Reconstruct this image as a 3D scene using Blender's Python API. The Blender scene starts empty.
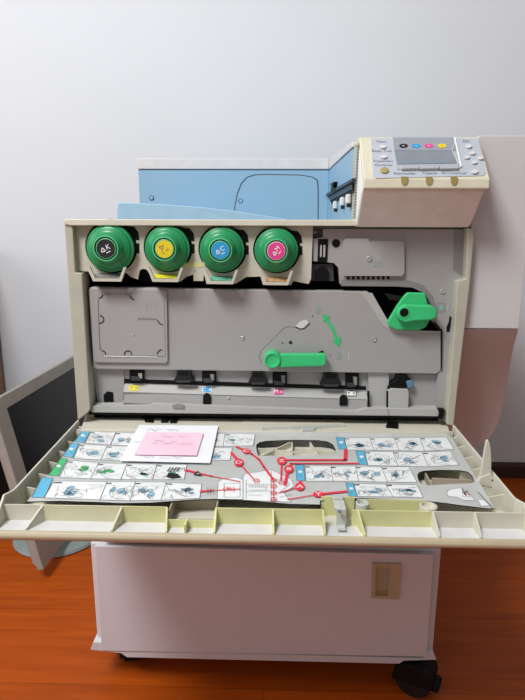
import bpy, bmesh, math, random
from mathutils import Vector, Matrix, geometry
random.seed(7)
C = bpy.context.scene.collection
S = bpy.context.scene

# ------------------------------------------------------------------ camera
CP = Vector((0.0169, -0.7967, 0.78))
PI_, YA, RO, FP = math.radians(12.54), math.radians(-1.51), math.radians(.22), 546.0
_F = Vector((math.sin(YA)*math.cos(PI_), math.cos(YA)*math.cos(PI_), -math.sin(PI_)))
_R = Vector((math.cos(YA), -math.sin(YA), 0)); _U = _R.cross(_F)
_R2 = _R*math.cos(RO)+_U*math.sin(RO); _U2 = -_R*math.sin(RO)+_U*math.cos(RO)
cam = bpy.data.cameras.new('camera'); co = bpy.data.objects.new('camera', cam); C.objects.link(co)
M = Matrix((( _R2.x,_U2.x,-_F.x,CP.x),(_R2.y,_U2.y,-_F.y,CP.y),(_R2.z,_U2.z,-_F.z,CP.z),(0,0,0,1)))
co.matrix_world = M
cam.sensor_fit = 'HORIZONTAL'; cam.sensor_width = 36; cam.lens = FP*36/525
cam.clip_start = .02
S.camera = co

def ray(px, py): return _F + _R2*((px-262.5)/FP) - _U2*((py-350)/FP)
def A(px, py, y):                       # measured point on the vertical plane Y = y
    d = ray(px, py); return CP + d*((y-CP.y)/d.y)
def AZ(px, py, z):
    d = ray(px, py); return CP + d*((z-CP.z)/d.z)
def AX(px, py, x):
    d = ray(px, py); return CP + d*((x-CP.x)/d.x)
def AP(px, py, p0, n):
    d = ray(px, py); return CP + d*((p0-CP).dot(n)/d.dot(n))

# ------------------------------------------------------------------ materials
def lin(c):
    out = []
    for v in c:
        v /= 255.0
        out.append(v/12.92 if v <= .04045 else ((v+.055)/1.055)**2.4)
    return (*out, 1)
def mat(name, rgb, rough=.5, metal=0, var=.05, scale=40, bump=0.0, bscale=400, spec=.4, dirt=None):
    m = bpy.data.materials.new(name); m.use_nodes = True
    nt = m.node_tree; b = nt.nodes['Principled BSDF']
    b.inputs['Roughness'].default_value = rough; b.inputs['Metallic'].default_value = metal
    b.inputs['Specular IOR Level'].default_value = spec
    tc = nt.nodes.new('ShaderNodeTexCoord')
    nz = nt.nodes.new('ShaderNodeTexNoise'); nz.inputs['Scale'].default_value = scale; nz.inputs['Detail'].default_value = 3
    nt.links.new(tc.outputs['Object'], nz.inputs['Vector'])
    rp = nt.nodes.new('ShaderNodeValToRGB')
    c = lin(rgb); rp.color_ramp.elements[0].position = .3; rp.color_ramp.elements[1].position = .7
    rp.color_ramp.elements[0].color = tuple(v*(1-var) for v in c[:3])+(1,)
    rp.color_ramp.elements[1].color = tuple(min(1,v*(1+var)) for v in c[:3])+(1,)
    nt.links.new(nz.outputs['Fac'], rp.inputs['Fac'])
    nt.links.new(rp.outputs['Color'], b.inputs['Base Color'])
    if bump:
        n2 = nt.nodes.new('ShaderNodeTexNoise'); n2.inputs['Scale'].default_value = bscale
        nt.links.new(tc.outputs['Object'], n2.inputs['Vector'])
        bp = nt.nodes.new('ShaderNodeBump'); bp.inputs['Strength'].default_value = bump; bp.inputs['Distance'].default_value = .001
        nt.links.new(n2.outputs['Fac'], bp.inputs['Height']); nt.links.new(bp.outputs['Normal'], b.inputs['Normal'])
    return m
m_cream  = mat('cream_plastic', (178,175,159), .45, bump=.05)
m_lip    = mat('cream_lip_lit', (206,202,184), .45)  # frame cream painted lighter, for the light the top lip catches
m_holder = mat('ivory_plastic', (196,193,177), .45, bump=.05, var=.02)
m_door   = mat('door_plastic', (203,199,182), .5, bump=.05, var=.02)
m_yellow = mat('yellowed_plastic', (204,202,146), .5, var=.12, scale=18)
m_palye  = mat('slightly_yellowed_plastic', (204,200,166), .5, var=.06, scale=18)
m_pocket = mat('taupe_plastic', (168,158,138), .55)
m_grey   = mat('grey_plastic', (159,157,155), .5, bump=.1, bscale=900, var=.015)
m_grey2  = mat('pale_grey_plastic', (174,172,168), .5, var=.015)
m_greyd  = mat('mid_grey_plastic', (132,130,129), .5)
m_dark   = mat('dark_plastic', (20,19,19), .5)
m_black  = mat('black_plastic', (10,10,10), .6, spec=.2)
m_slate  = mat('slate_plastic', (58,58,61), .5)
m_green  = mat('green_plastic', (58,190,118), .4)
m_bottle = mat('green_bottle_plastic', (40,140,86), .33, var=.08)
m_ringg  = mat('light_green_ring', (92,186,128), .35)
m_dgreen = mat('dark_green_groove', (8,70,38), .4)
m_blue   = mat('blue_plastic', (136,172,196), .5, bump=.05, var=.01)
m_blue2  = mat('light_blue_plastic', (148,180,203), .5)
m_seam   = mat('seam', (58,74,90), .6)
m_cap    = mat('white_grey_plastic', (208,206,206), .5)
m_white  = mat('white_plastic', (204,203,203), .5, bump=.04, var=.01)
m_console= mat('console_plastic', (234,232,228), .5)
m_bezel  = mat('bezel_cream', (210,204,181), .45)
m_panel  = mat('panel_silver', (180,184,192), .4, var=.01)
m_silver = mat('silver_frame', (190,193,198), .35, metal=.3)
m_lcd    = mat('display_grey', (132,138,146), .12, spec=.6)
m_olive  = mat('olive_plastic', (160,146,92), .4)
m_wlab   = mat('white_ink', (238,238,236), .6)
m_ink    = mat('black_ink', (28,28,30), .6)
m_greyink= mat('grey_ink', (120,122,128), .7)
m_line   = mat('outline_ink', (88,92,98), .7)
m_cy     = mat('cyan_ink', (44,150,205), .45)
m_mg     = mat('magenta_ink', (220,64,140), .45)
m_ye     = mat('yellow_ink', (222,200,36), .45)
m_or     = mat('orange_brown_label', (196,150,104), .5, var=.3, scale=200)
m_teal   = mat('teal_label', (110,178,150), .5, var=.3, scale=200)
m_yelab  = mat('yellow_label', (226,214,60), .5, var=.15, scale=200)
m_klab   = mat('grey_label', (134,132,128), .5, var=.4, scale=260)
m_sheet  = mat('sheet_grey', (188,189,186), .4)
m_cell   = mat('sheet_white', (230,231,230), .4)
m_tag    = mat('tag_blue', (92,176,208), .4)
m_tagg   = mat('tag_green', (58,184,108), .4)
m_dood   = mat('drawing_blue', (146,184,204), .5, var=.2, scale=200)
m_doodd  = mat('drawing_deep_blue', (66,130,160), .5)
m_bluec  = mat('dull_blue_plastic', (92,126,156), .5)
m_red    = mat('red_ink', (228,50,70), .4)
m_pinkl  = mat('pale_pink_ink', (236,190,194), .5)
m_paper  = mat('note_paper', (236,236,240), .7, var=.02)
m_pink   = mat('pink_note', (246,204,220), .7, var=.03)
m_pencil = mat('pencil_writing', (122,112,132), .8)
m_steel  = mat('screw_steel', (190,190,192), .35, metal=.6)
m_bezmon = mat('monitor_silver', (158,155,148), .42, bump=.05)
m_screen = mat('screen_black', (13,15,15), .25, spec=.25)
m_base   = mat('monitor_base_grey', (138,150,148), .4)
m_wood   = mat('dark_cabinet_wood', (84,52,36), .5, var=.25, scale=12)
m_woode  = mat('cabinet_edge_wood', (150,112,84), .5, var=.2, scale=12)
m_tan    = mat('tan_plastic', (180,166,138), .45)
m_skirt  = mat('dark_brown_skirting', (62,40,30), .5, var=.15)
m_stand  = mat('stand_white', (206,204,208), .45, bump=.04, var=.01)
m_rubber = mat('black_rubber', (16,16,17), .55)
m_clip = bpy.data.materials.new('clear_plastic'); m_clip.use_nodes = True
_b = m_clip.node_tree.nodes['Principled BSDF']; _b.inputs['Base Color'].default_value = lin((214,217,210))
_b.inputs['Transmission Weight'].default_value = .3; _b.inputs['Roughness'].default_value = .15; _b.inputs['IOR'].default_value = 1.25

# wall: painted plaster
m_wall = mat('wall_paint', (219,223,227), .9, var=.015, scale=3, bump=.08, bscale=120, spec=.15)
# floor: laminate boards running left to right
def floor_mat():
    m = bpy.data.materials.new('laminate'); m.use_nodes = True; nt = m.node_tree; b = nt.nodes['Principled BSDF']
    tc = nt.nodes.new('ShaderNodeTexCoord')
    mp = nt.nodes.new('ShaderNodeMapping'); mp.inputs['Scale'].default_value = (2.2, 30, 1)
    nz = nt.nodes.new('ShaderNodeTexNoise'); nz.inputs['Scale'].default_value = 2.2; nz.inputs['Detail'].default_value = 6; nz.inputs['Distortion'].default_value = .4
    rp = nt.nodes.new('ShaderNodeValToRGB')
    rp.color_ramp.elements[0].position = .3; rp.color_ramp.elements[0].color = lin((156,66,12))
    rp.color_ramp.elements[1].position = .75; rp.color_ramp.elements[1].color = lin((184,84,20))
    nt.links.new(tc.outputs['Object'], mp.inputs['Vector']); nt.links.new(mp.outputs['Vector'], nz.inputs['Vector'])
    nt.links.new(nz.outputs['Fac'], rp.inputs['Fac'])
    bk = nt.nodes.new('ShaderNodeTexBrick'); bk.inputs['Scale'].default_value = 1
    bk.inputs['Brick Width'].default_value = 1.2; bk.inputs['Row Height'].default_value = .19
    bk.inputs['Mortar Size'].default_value = .0012; bk.inputs['Mortar Smooth'].default_value = .3
    bk.inputs['Color1'].default_value = (1,1,1,1); bk.inputs['Color2'].default_value = (.92,.92,.92,1); bk.inputs['Mortar'].default_value = (.7,.65,.6,1)
    nt.links.new(tc.outputs['Object'], bk.inputs['Vector'])
    mx = nt.nodes.new('ShaderNodeMixRGB'); mx.blend_type = 'MULTIPLY'; mx.inputs[0].default_value = 1
    nt.links.new(rp.outputs['Color'], mx.inputs[1]); nt.links.new(bk.outputs['Color'], mx.inputs[2])
    nt.links.new(mx.outputs['Color'], b.inputs['Base Color'])
    b.inputs['Roughness'].default_value = .45; b.inputs['Specular IOR Level'].default_value = .18
    return m
m_floor = floor_mat()

# ------------------------------------------------------------------ mesh builder
_txt = {}
def text_tris(s):
    if s in _txt: return _txt[s]
    cu = bpy.data.curves.new('t', 'FONT'); cu.body = s; cu.align_x = 'CENTER'; cu.align_y = 'CENTER'; cu.resolution_u = 3
    ob = bpy.data.objects.new('t', cu); C.objects.link(ob)
    dg = bpy.context.evaluated_depsgraph_get(); dg.update()
    me = ob.evaluated_get(dg).to_mesh()
    r = ([(v.co.x, v.co.y) for v in me.vertices], [tuple(p.vertices) for p in me.polygons])
    ob.evaluated_get(dg).to_mesh_clear()
    bpy.data.objects.remove(ob); bpy.data.curves.remove(cu)
    _txt[s] = r; return r

class MB:
    def __init__(self): self.v = []; self.f = []; self.m = []; self.mats = []
    def mi(self, m):
        if m not in self.mats: self.mats.append(m)
        return self.mats.index(m)
    def add(self, vs, fs, m):
        o = len(self.v); self.v += [Vector(p) for p in vs]; k = self.mi(m)
        for f in fs: self.f.append(tuple(i+o for i in f)); self.m.append(k)
    def box(self, x0, x1, y0, y1, z0, z1, m):
        vs = [(x,y,z) for x in (x0,x1) for y in (y0,y1) for z in (z0,z1)]
        self.add(vs, [(0,1,3,2),(4,6,7,5),(0,4,5,1),(2,3,7,6),(0,2,6,4),(1,5,7,3)], m)
    def hexa(self, b, t, m):            # two matching quads
        self.add(list(b)+list(t), [(3,2,1,0),(4,5,6,7),(0,1,5,4),(1,2,6,5),(2,3,7,6),(3,0,4,7)], m)
    def prism(self, pts, vec, m, holes=(), mside=None, back=True):
        vec = Vector(vec); loops = [[Vector(p) for p in pts]]+[[Vector(p) for p in h] for h in holes]
        allv = [p for l in loops for p in l]; n = len(allv)
        if holes:
            tr = [tuple(t) for t in geometry.tessellate_polygon(loops)]
        else: tr = [tuple(range(n))]
        self.add(allv, tr, m)
        if vec.length > 0:
            if back: self.add([p+vec for p in allv], [tuple(reversed(t)) for t in tr], m)
            for l in loops:
                k = len(l)
                self.add(l+[p+vec for p in l], [(i,(i+1)%k,(i+1)%k+k,i+k) for i in range(k)], mside or m)
    def flat(self, pts, m, off=(0,0,0)):
        off = Vector(off); self.add([Vector(p)+off for p in pts], [tuple(range(len(pts)))], m)
    def lathe(self, prof, c, ax, m, seg=48, mats=None, cap0=True, cap1=True):
        c = Vector(c); ax = Vector(ax).normalized()
        u = ax.orthogonal().normalized(); w = ax.cross(u)
        rings = []
        for r, h in prof: rings.append([c+ax*h+(u*math.cos(2*math.pi*i/seg)+w*math.sin(2*math.pi*i/seg))*r for i in range(seg)])
        for k in range(len(rings)-1):
            self.add(rings[k]+rings[k+1], [(i,(i+1)%seg,(i+1)%seg+seg,i+seg) for i in range(seg)], mats[k] if mats else m)
        if cap0: self.add(rings[0], [tuple(reversed(range(seg)))], mats[0] if mats else m)
        if cap1: self.add(rings[-1], [tuple(range(seg))], mats[-1] if mats else m)
    def tube(self, pts, r, m, seg=8, close=False):
        pts = [Vector(p) for p in pts]
        for a, b in zip(pts[:-1], pts[1:]):
            d = b-a
            if d.length < 1e-6: continue
            self.lathe([(r,0),(r,d.length)], a, d, m, seg)
    def stripe(self, pts, w, n, m, off=0):       # flat ribbon of width w on a plane with normal n
        n = Vector(n).normalized(); pts = [Vector(p)+n*off for p in pts]
        for a, b in zip(pts[:-1], pts[1:]):
            d = (b-a)
            if d.length < 1e-7: continue
            d.normalize(); s = n.cross(d)*(w/2); e = d*(w*.35)
            self.add([a-s-e, b-s+e, b+s+e, a+s-e], [(0,1,2,3)], m)
    def text(self, s, o, xd, yd, size, m, wscale=1):
        vs, fs = text_tris(s); xd = Vector(xd).normalized(); yd = Vector(yd).normalized()
        self.add([Vector(o)+xd*(x*size*wscale)+yd*(y*size) for x, y in vs], fs, m)
    def build(self, name, parent=None, bevel=0, smooth=False, seg=2, sm_angle=None):
        me = bpy.data.meshes.new(name)
        org = Vector((0,0,0)); p = parent
        while p is not None: org += p.location; p = p.parent
        me.from_pydata([v-org for v in self.v], [], self.f)
        for mm in self.mats: me.materials.append(mm)
        for p, k in zip(me.polygons, self.m): p.material_index = k
        bm = bmesh.new(); bm.from_mesh(me)
        bmesh.ops.remove_doubles(bm, verts=bm.verts, dist=1e-5)
        bm.to_mesh(me); bm.free()
        o = bpy.data.objects.new(name, me); C.objects.link(o)
        if parent: o.parent = parent
        if bevel:
            b = o.modifiers.new('bevel', 'BEVEL'); b.width = bevel; b.segments = seg; b.limit_method = 'ANGLE'; b.angle_limit = math.radians(35)
        if smooth:
            for p in me.polygons: p.use_smooth = True
            try: me.set_sharp_from_angle(angle=math.radians(sm_angle or 35))
            except Exception: pass
        return o

def closed_normals(o):
    bm = bmesh.new(); bm.from_mesh(o.data); bmesh.ops.recalc_face_normals(bm, faces=bm.faces); bm.to_mesh(o.data); bm.free(); return o
def solid(mb, name, parent=None, bevel=0, **k): return closed_normals(mb.build(name, parent, bevel, **k))
def thing(name, label, cat, loc, group=None):
    o = bpy.data.objects.new(name, None); C.objects.link(o); o.location = loc; o.empty_display_size = .1
    return tag(o, label, cat, group)
def tag(o, label=None, cat=None, group=None, kind=None):
    if label: o['label'] = label
    if cat: o['category'] = cat
    if group: o['group'] = group
    if kind: o['kind'] = kind
    return o
def P(l, y): return [A(a, b, y) for a, b in l]
def circ(c, r, n=32, u=Vector((1,0,0)), w=Vector((0,0,1)), a0=0, a1=360):
    full = abs(a1-a0-360) < 1e-6
    return [Vector(c)+u*(r*math.cos(math.radians(a0+(a1-a0)*i/(n if full else n-1))))+w*(r*math.sin(math.radians(a0+(a1-a0)*i/(n if full else n-1)))) for i in range(n)]
BY = Vector((0,1,0))
def pxl(y): return (A(263,400,y)-A(262,400,y)).length     # metres per pixel near the picture's middle at depth y

# ------------------------------------------------------------------ the room
WY = .86
b = MB(); b.box(-2.6, 2.6, -2.6, WY+.1, -.1, 0, m_floor); tag(solid(b,'floor'), 'orange brown wood laminate floor', 'floor', kind='structure')
b = MB(); b.box(-2.6, 2.6, WY, WY+.1, 0, 2.7, m_wall); tag(solid(b,'wall_back'), 'plain white painted wall behind the printer', 'wall', kind='structure')
b = MB(); b.prism([(-2.6,WY-.012,0),(-2.6,WY-.012,.04),(-2.6,WY-.006,.05),(-2.6,WY,.05),(-2.6,WY,0)], (5.2,0,0), m_skirt)
tag(solid(b,'baseboard_back'), 'dark brown skirting board at the foot of the wall', 'baseboard', kind='structure')

# ------------------------------------------------------------------ stand
ST = thing('printer_stand', 'white low cabinet on casters carrying the printer', 'cabinet', (0,.3,0))
zt = .272
b = MB(); b.box(-.2885,.2885,.008,.60,.075,zt,m_stand); solid(b,'carcass',ST,.003)
b = MB()
b.prism(P([(90.5,650),(93.2,642),(104,642.5),(104,650),(424,658.5),(424,652),(433.5,652),(436.5,660),(404,661),(399,664),(127,657.5),(121,653.5)],-.002),(0,.6,0),m_stand)
solid(b,'base_plinth',ST,.001)
b = MB(); b.prism(P([(94.5,546),(434,555),(427,657),(101.5,651)],-.004),(0,.012,0),m_stand); door=solid(b,'door',ST,.0012)
b = MB(); b.prism(P([(372.5,563.5),(401.5,564.5),(399,599.5),(371.5,598)],-.0085),(0,.0045,0),m_tan,holes=[P([(376,567),(389.5,567.5),(388.3,596),(375.3,595.5)],-.0085)])
b.flat(P([(376,567),(389.5,567.5),(388.3,596),(375.3,595.5)],-.0044),m_pocket)
b.prism(P([(376.3,591),(388.4,591.4),(388.3,596),(375.6,595.5)],-.0055),(0,.001,0),m_olive)
b.build('handle_recess',door)
# casters
def caster(x, y, rot, r=.029):
    c = Vector((x,y,r)); ax = Vector((math.cos(rot), math.sin(rot), 0)); fw = Vector((-ax.y, ax.x, 0))
    b = MB()
    for s in (-1,1):
        b.lathe([(r*.35,-.009),(r*.92,-.009),(r,-.006),(r,.006),(r*.92,.009),(r*.35,.009)], c+ax*(s*.015), ax, m_rubber, 36)
    w = solid(b,'caster',ST,smooth=True)
    b = MB()                                            # hood over the wheels
    pr = [(r*1.08*math.cos(math.radians(a)), r*1.08*math.sin(math.radians(a))) for a in range(-10,191,12)]
    pts = [c+fw*p[0]+Vector((0,0,p[1]))-ax*.027 for p in pr]
    b.prism(pts, ax*.054, m_black); solid(b,'hood',w,.002)
    b = MB(); b.lathe([(.006,0),(.006,.075-r*1.9)], (x,y,r*1.9), (0,0,1), m_slate, 16); solid(b,'swivel_stem',w)
    b = MB(); p = c+fw*(-r*1.15)-Vector((0,0,.006)); b.lathe([(.004,-.016),(.008,-.012),(.008,.012),(.004,.016)], p, ax, m_black, 20); solid(b,'brake_tab',w,smooth=True)
caster(.262,.012,math.radians(62),.031); caster(-.245,.075,math.radians(10)); caster(.25,.53,.3); caster(-.25,.53,-.4)

# ------------------------------------------------------------------ printer
zt += .001
PR = thing('color_printer', 'large cream office printer with open front door standing on white cabinet', 'printer', (0,.3,zt))
XL, XR = -.2915, .290
ZT = .790
b = MB()
b.box(XL+.002,XR-.004,.03,.64,ZT-.012,ZT-.001,m_cream)            # top
b.box(XL+.001,XL+.016,.03,.64,zt,ZT-.012,m_cream)
b.box(XR-.016,XR-.001,.03,.64,zt,ZT-.012,m_cream)
b.box(XL+.016,XR-.016,.63,.64,zt,ZT-.012,m_cream)
b.box(XL+.016,XR-.016,.02,.63,zt+.0005,.476,m_greyd)              # paper feed block below the opening
solid(b,'body_shell',PR)
b = MB(); b.box(XL+.03,XR-.03,-.004,.02,zt+.006,.43,m_white); dr=solid(b,'paper_drawer',PR,.003)
b = MB(); b.prism([AZ(226,545,.44)]+[Vector((-.04+.1*t/10, -.012-.006*math.sin(math.pi*t/10), .40)) for t in range(11)]+[Vector((.06,-.004,.40)),Vector((-.04,-.004,.40))][:0]
        , (0,0,.02), m_white) if False else b.box(-.05,.07,-.016,-.004,.385,.41,m_white)
solid(b,'drawer_handle',dr,.003)
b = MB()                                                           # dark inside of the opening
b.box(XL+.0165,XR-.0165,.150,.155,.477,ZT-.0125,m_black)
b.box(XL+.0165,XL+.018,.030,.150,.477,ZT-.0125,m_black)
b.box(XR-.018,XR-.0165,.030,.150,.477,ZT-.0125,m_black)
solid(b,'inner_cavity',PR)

# front frame
b = MB()
b.prism(P([(64,224),(72.5,224),(75.3,272.5),(81.8,273.5),(84,308),(90,408),(88.5,412),(77.7,421)],0),(0,.031,0),m_cream)
solid(b,'left_post',PR,.0015)
b=MB(); b.prism(P([(467.8,228),(475,228.5),(470,285),(464.8,329),(457,395),(453.8,426.5),(447,424.5),(447.2,411),(448.6,395),(454.3,330),(457.3,281),(466.2,279)],0),(0,.031,0),m_cream)
solid(b,'right_post',PR,.0015)
b = MB(); b.prism([A(63.8,223.8,-.003),A(63.8,220.6,-.003),A(65,219.2,-.003),A(358,219.8,-.003),A(358,226,-.003),A(70,225.5,-.003)],(0,.034,0),m_lip); solid(b,'top_lip',PR,.001)

# ---- toner holder plate with four bays
bays = [ # centre, radius, tray px, tray label, letter
    (110.6,248.0,23.4,(90,124,281.3),m_klab),(167.5,248.4,22.0,(149.5,181,281.8),m_yelab),
    (222.0,249.7,21.7,(206,236,284),m_teal),(276.3,250.3,21.2,(261.5,291,285),m_or)]
YP = .012
outl = [(74,225.5),(313,226),(311,279),(308.5,284),(293,281),(291,285),(263,285),(260.5,276.5),(246,277),(240,281),(236,283.5),(206.5,284),(204.5,276),(203.5,276),(203.3,281),
        (193.5,281),(193.3,274.5),(186,277),(180.5,281.5),(152.5,281.5),(149.5,274),(147,270),(143.5,268.5),(139.5,270.5),(137.8,279.5),(131,277),(125,272),(121.5,281),(93,281),(88.5,271.5),(76.5,271)]
holes = []
for cx,cy,r,tr,_ in bays:
    c = A(cx+.5,cy-.8,YP); rr = r*pxl(YP)*1.055
    holes.append(circ(c, rr, 40))
notches = [[(131,229.5),(136,231),(137,240),(134,241),(134,242)],]
b = MB(); b.prism(P(outl,YP),(0,.004,0),m_holder,holes=holes)
# dark notches beside each bottle, and small moulded dimples
for cx,cy,r,tr,_ in bays:
    for q in ([(12,-21),(22,-20),(26,-15),(27,-7.5),(20,-7.5),(18,-11)],[(20.5,-4.5),(27,-4.5),(27,5),(20.5,5)]):
        b.prism(P([(cx+x*r/22,cy+y*r/22) for x,y in q],YP-.0006),(0,.0004,0),m_black)
for x,y in ((194,270.5),(300,272),(130,270)):
    b.lathe([(.0022,0),(.0022,.0008),(.0012,.0008)],A(x,y,YP),(0,-1,0),m_grey2,14)
b.flat(P([(143,269.5),(147,271.5),(150,277),(151,281),(139,281),(140,271.5)],YP+.03),m_black)
# yellow dust smear on the ledge between bays
b.prism(P([(180,263),(205,262),(205,267),(181,268)],YP-.0004),(0,.0003,0),m_yellow)
hp = b.build('toner_holder_plate',PR)
for h_,(cx,cy,r,(x0,x1,yb),ml) in zip(holes,bays):
    c = A(cx+.5,cy-.8,YP); rr = r*pxl(YP)*1.06
    b = MB(); ro=circ(c+BY*.0042,rr+.002,40); ri=circ(c+BY*.0042,rr,40)
    b.prism(ro,(0,.04,0),m_dark,holes=[ri]); solid(b,'bottle_bay',hp)
    b = MB()
    q = [(x0-3,yb-15),(x0+3,yb),(x1-3,yb+.3),(x1+2,yb-14),(x1-.5,yb-14),(x1-4.6,yb-2.6),(x0+5.2,yb-2.9),(x0-.5,yb-15)]
    b.prism(P(q,-.012),(0,.0045,0),m_holder)
    b.hexa([A(x0+3,yb-.6,-.0075),A(x1-3.2,yb-.4,-.0075),A(x1-3.2,yb-.4,YP),A(x0+3,yb-.6,YP)],
           [A(x0+3,yb-3.2,-.0075),A(x1-3.2,yb-3,-.0075),A(x1-3.2,yb-7.5,YP),A(x0+3,yb-7.5,YP)],m_holder)
    b.flat([A(x0+4,yb-3.3,-.0078),A(x1-4,yb-3.1,-.0078),A(x1-4.5,yb-7.8,YP-.0005),A(x0+4.5,yb-7.8,YP-.0005)],ml,(0,-.0003,.0004))
    b.build('drip_tray',hp)

# ---- toner bottles (things of their own)
def tri_glyph(b, o, xd, yd, s, m):
    n = Vector(xd).cross(Vector(yd)); a=[o+xd*(-s)+yd*(-s*.8),o+xd*s+yd*(-s*.8),o+yd*s]
    b.stripe(a+[a[0]],s*.42,n,m)
def bottle(cx,cy,r,letter,mlab,mtxt,label,rot,ring):
    c = A(cx,cy,.004); R = r*pxl(.004)*.965
    t = thing('toner_bottle',label,'toner bottle',(c.x,.004,c.z),'toner bottles in the row of bays')
    b = MB()
    pf = [(R*.90,-.12),(R*.93,-.02),(R*.93,-.004),(R,-.002),(R,.002),(R*.985,.0035),(R*.90,.0045),(R*.86,.0075),(R*.80,.0085),(R*.72,.0115),(R*.66,.0125),(R*.61,.0165),(R*.545,.0185),(R*.525,.022)]
    b.lathe(pf,c,(0,-1,0),m_bottle,64,cap1=False)
    b.build('bottle_body',t,smooth=True,sm_angle=28)
    b = MB()
    b.lathe([(R*.525,.022),(R*.52,.0235),(R*.48,.0238),(R*.465,.0228)],c,(0,-1,0),m_ringg,64,cap0=False,cap1=False)
    b.lathe([(R*.465,.0228),(R*.45,.0205),(R*.415,.0205)],c,(0,-1,0),m_dgreen,64,cap0=False,cap1=False)
    b.lathe([(R*.415,.0205),(R*.41,.0228),(R*.38,.0232)],c,(0,-1,0),ring,64,cap0=False,cap1=False)
    b.build('end_ring',t,smooth=True)
    b = MB(); b.lathe([(R*.385,.0205),(R*.385,.0230)],c,(0,-1,0),mlab,64)
    n = Vector((0,-1,0)); xd = Vector((math.cos(rot),0,math.sin(rot))); yd = Vector((-math.sin(rot),0,math.cos(rot)))
    o = c+n*.02325
    s = R*.115
    tri_glyph(b,o-xd*s*1.1-yd*s*.1,xd,yd,s*.8,mtxt)
    b.text(letter,o+xd*s*.95+yd*s*.25,xd,yd,s*2.5,mtxt)
    b.stripe([o-xd*s*.2-yd*s*1.5,o+xd*s*1.2-yd*s*1.35],s*.3,n,mtxt)
    b.build('color_label',t)
bottle(*bays[0][:3],'K',m_ink,m_wlab,'large green toner bottle end with black K label, nearest the left frame',math.radians(18),m_ringg)
bottle(*bays[1][:3],'Y',m_ye,m_olive,'green toner bottle end with yellow centre label',math.radians(-42),m_ringg)
bottle(*bays[2][:3],'C',m_cy,m_wlab,'green toner bottle end with blue C centre label',math.radians(22),m_ringg)
bottle(*bays[3][:3],'M',m_mg,m_wlab,'green toner bottle end with pink M centre label',math.radians(48),m_pinkl)

# ---- upper right grey panel
YU = .016
b = MB()
b.prism(P([(323,229),(464,229.5),(464,280),(454.5,283),(451.5,330),(446.5,392),(444,409),(436,409),(440.5,330.5),(433,322),(432,309),(429,298),(421,289.5),(408,285.5),(395,284.5),(340,284),(338.5,268),(334,263),(312.8,261),(312.8,238.5),(323,237.5)],YU),(0,.012,0),m_grey)
up = b.build('upper_inner_panel',PR)
b = MB(); b.prism(P([(343,241),(346,238.5),(369,238.5),(369,241.5),(402,241),(404.5,243.5),(404.5,273),(402,276),(344,276),(343,274)],.010),(0,.006,0),m_grey); 
for i in range(9): b.prism(P([(346.5+i*5,276.2),(350+i*5,276.2),(349.3+i*5,279.5),(347.3+i*5,279.5)],YU-.0005),(0,.0004,0),m_black)
solid(b,'raised_cover',up,.0012)
b = MB(); b.prism(P([(341,279.5),(408,280),(423,285),(433,296),(437,310),(437,324),(433.5,321.5),(431.5,305),(425,293.5),(412,287.5),(397,286.5),(341,286)],YU-.0008),(0,.0006,0),m_greyd); b.build('arch_rim',up)
b = MB()
b.prism(P([(318.2,239),(328.2,239),(327.2,262),(317.4,262)],YU-.001),(0,.0008,0),m_black)
b.prism(P([(320.3,245),(322,245),(321.6,257),(319.9,257)],YU-.002),(0,.0008,0),m_grey2); b.prism(P([(323.6,245),(325.4,245),(325,257),(323.2,257)],YU-.002),(0,.0008,0),m_grey2)
b.build('slot_connector',up)
b = MB(); b.prism(P([(311.5,229),(323,229),(323,237.2),(312.5,237.2)],YU+.004),(0,.004,0),m_slate); b.lathe([(.0022,0),(.0022,.001)],A(315,232.3,YU+.004),(0,-1,0),m_pocket,14); b.build('corner_bracket',up); b = MB()
b.prism(P([(311,264),(333,264),(334,281),(309.5,281)],YU+.006),(0,.004,0),m_slate)
b.prism([A(315,281,YU+.005)]+circ(A(321.8,274,YU+.005),6.8*pxl(YU),14,a0=180,a1=0)+[A(328.6,281,YU+.005)],(0,-.001,0),m_black); b.build('dark_bracket',up)
b = MB(); b.lathe([(.006,0),(.006,.0006)],A(336,243.3,YU),(0,-1,0),m_black,24); b.build('screw_hole',up)
def screw(b, x, y, Y, r=.0036, m=m_steel):
    c = A(x,y,Y); b.lathe([(r,0),(r,.0012),(r*.75,.0016),(r*.6,.0009)],c,(0,-1,0),m,20)
b = MB(); screw(b,442.5,291.5,YU); b.build('screw',up,smooth=True)
b = MB(); screw(b,369,259,.010,.0038); b.build('screw',up,smooth=True)
b = MB(); n=Vector((0,-1,0))
b.stripe(P([(437.5,303.5),(444.5,303.5),(444.5,312),(437.5,312),(437.5,303.5)],YU-.0004),.0005,n,m_greyd); b.prism(circ(A(441.3,308,YU-.0003),.0032,20),(0,-.0002,0),m_teal)
b.stripe(P([(448.2,305),(447.5,310)],YU-.0004),.0008,n,m_cap)
b.prism(P([(449.6,316),(451.6,317),(450.4,327),(449.5,332),(446.6,332),(446.6,327),(448.8,322)],YU-.0005),(0,.0003,0),m_black); 
b.prism(P([(454,230),(464,230.2),(463.5,277),(453,270)],YU-.0005),(0,.0003,0),m_greyd); b.build('panel_markings',up)
b = MB()                                                       # little embossed symbol on the cover
for dx in (0,5): b.stripe(P([(374+dx,262),(377+dx,262),(377+dx,266.5),(374+dx,266.5),(374+dx,262)],.0096),.0004,n,m_teal)
b.build('cover_symbol',up)

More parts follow.
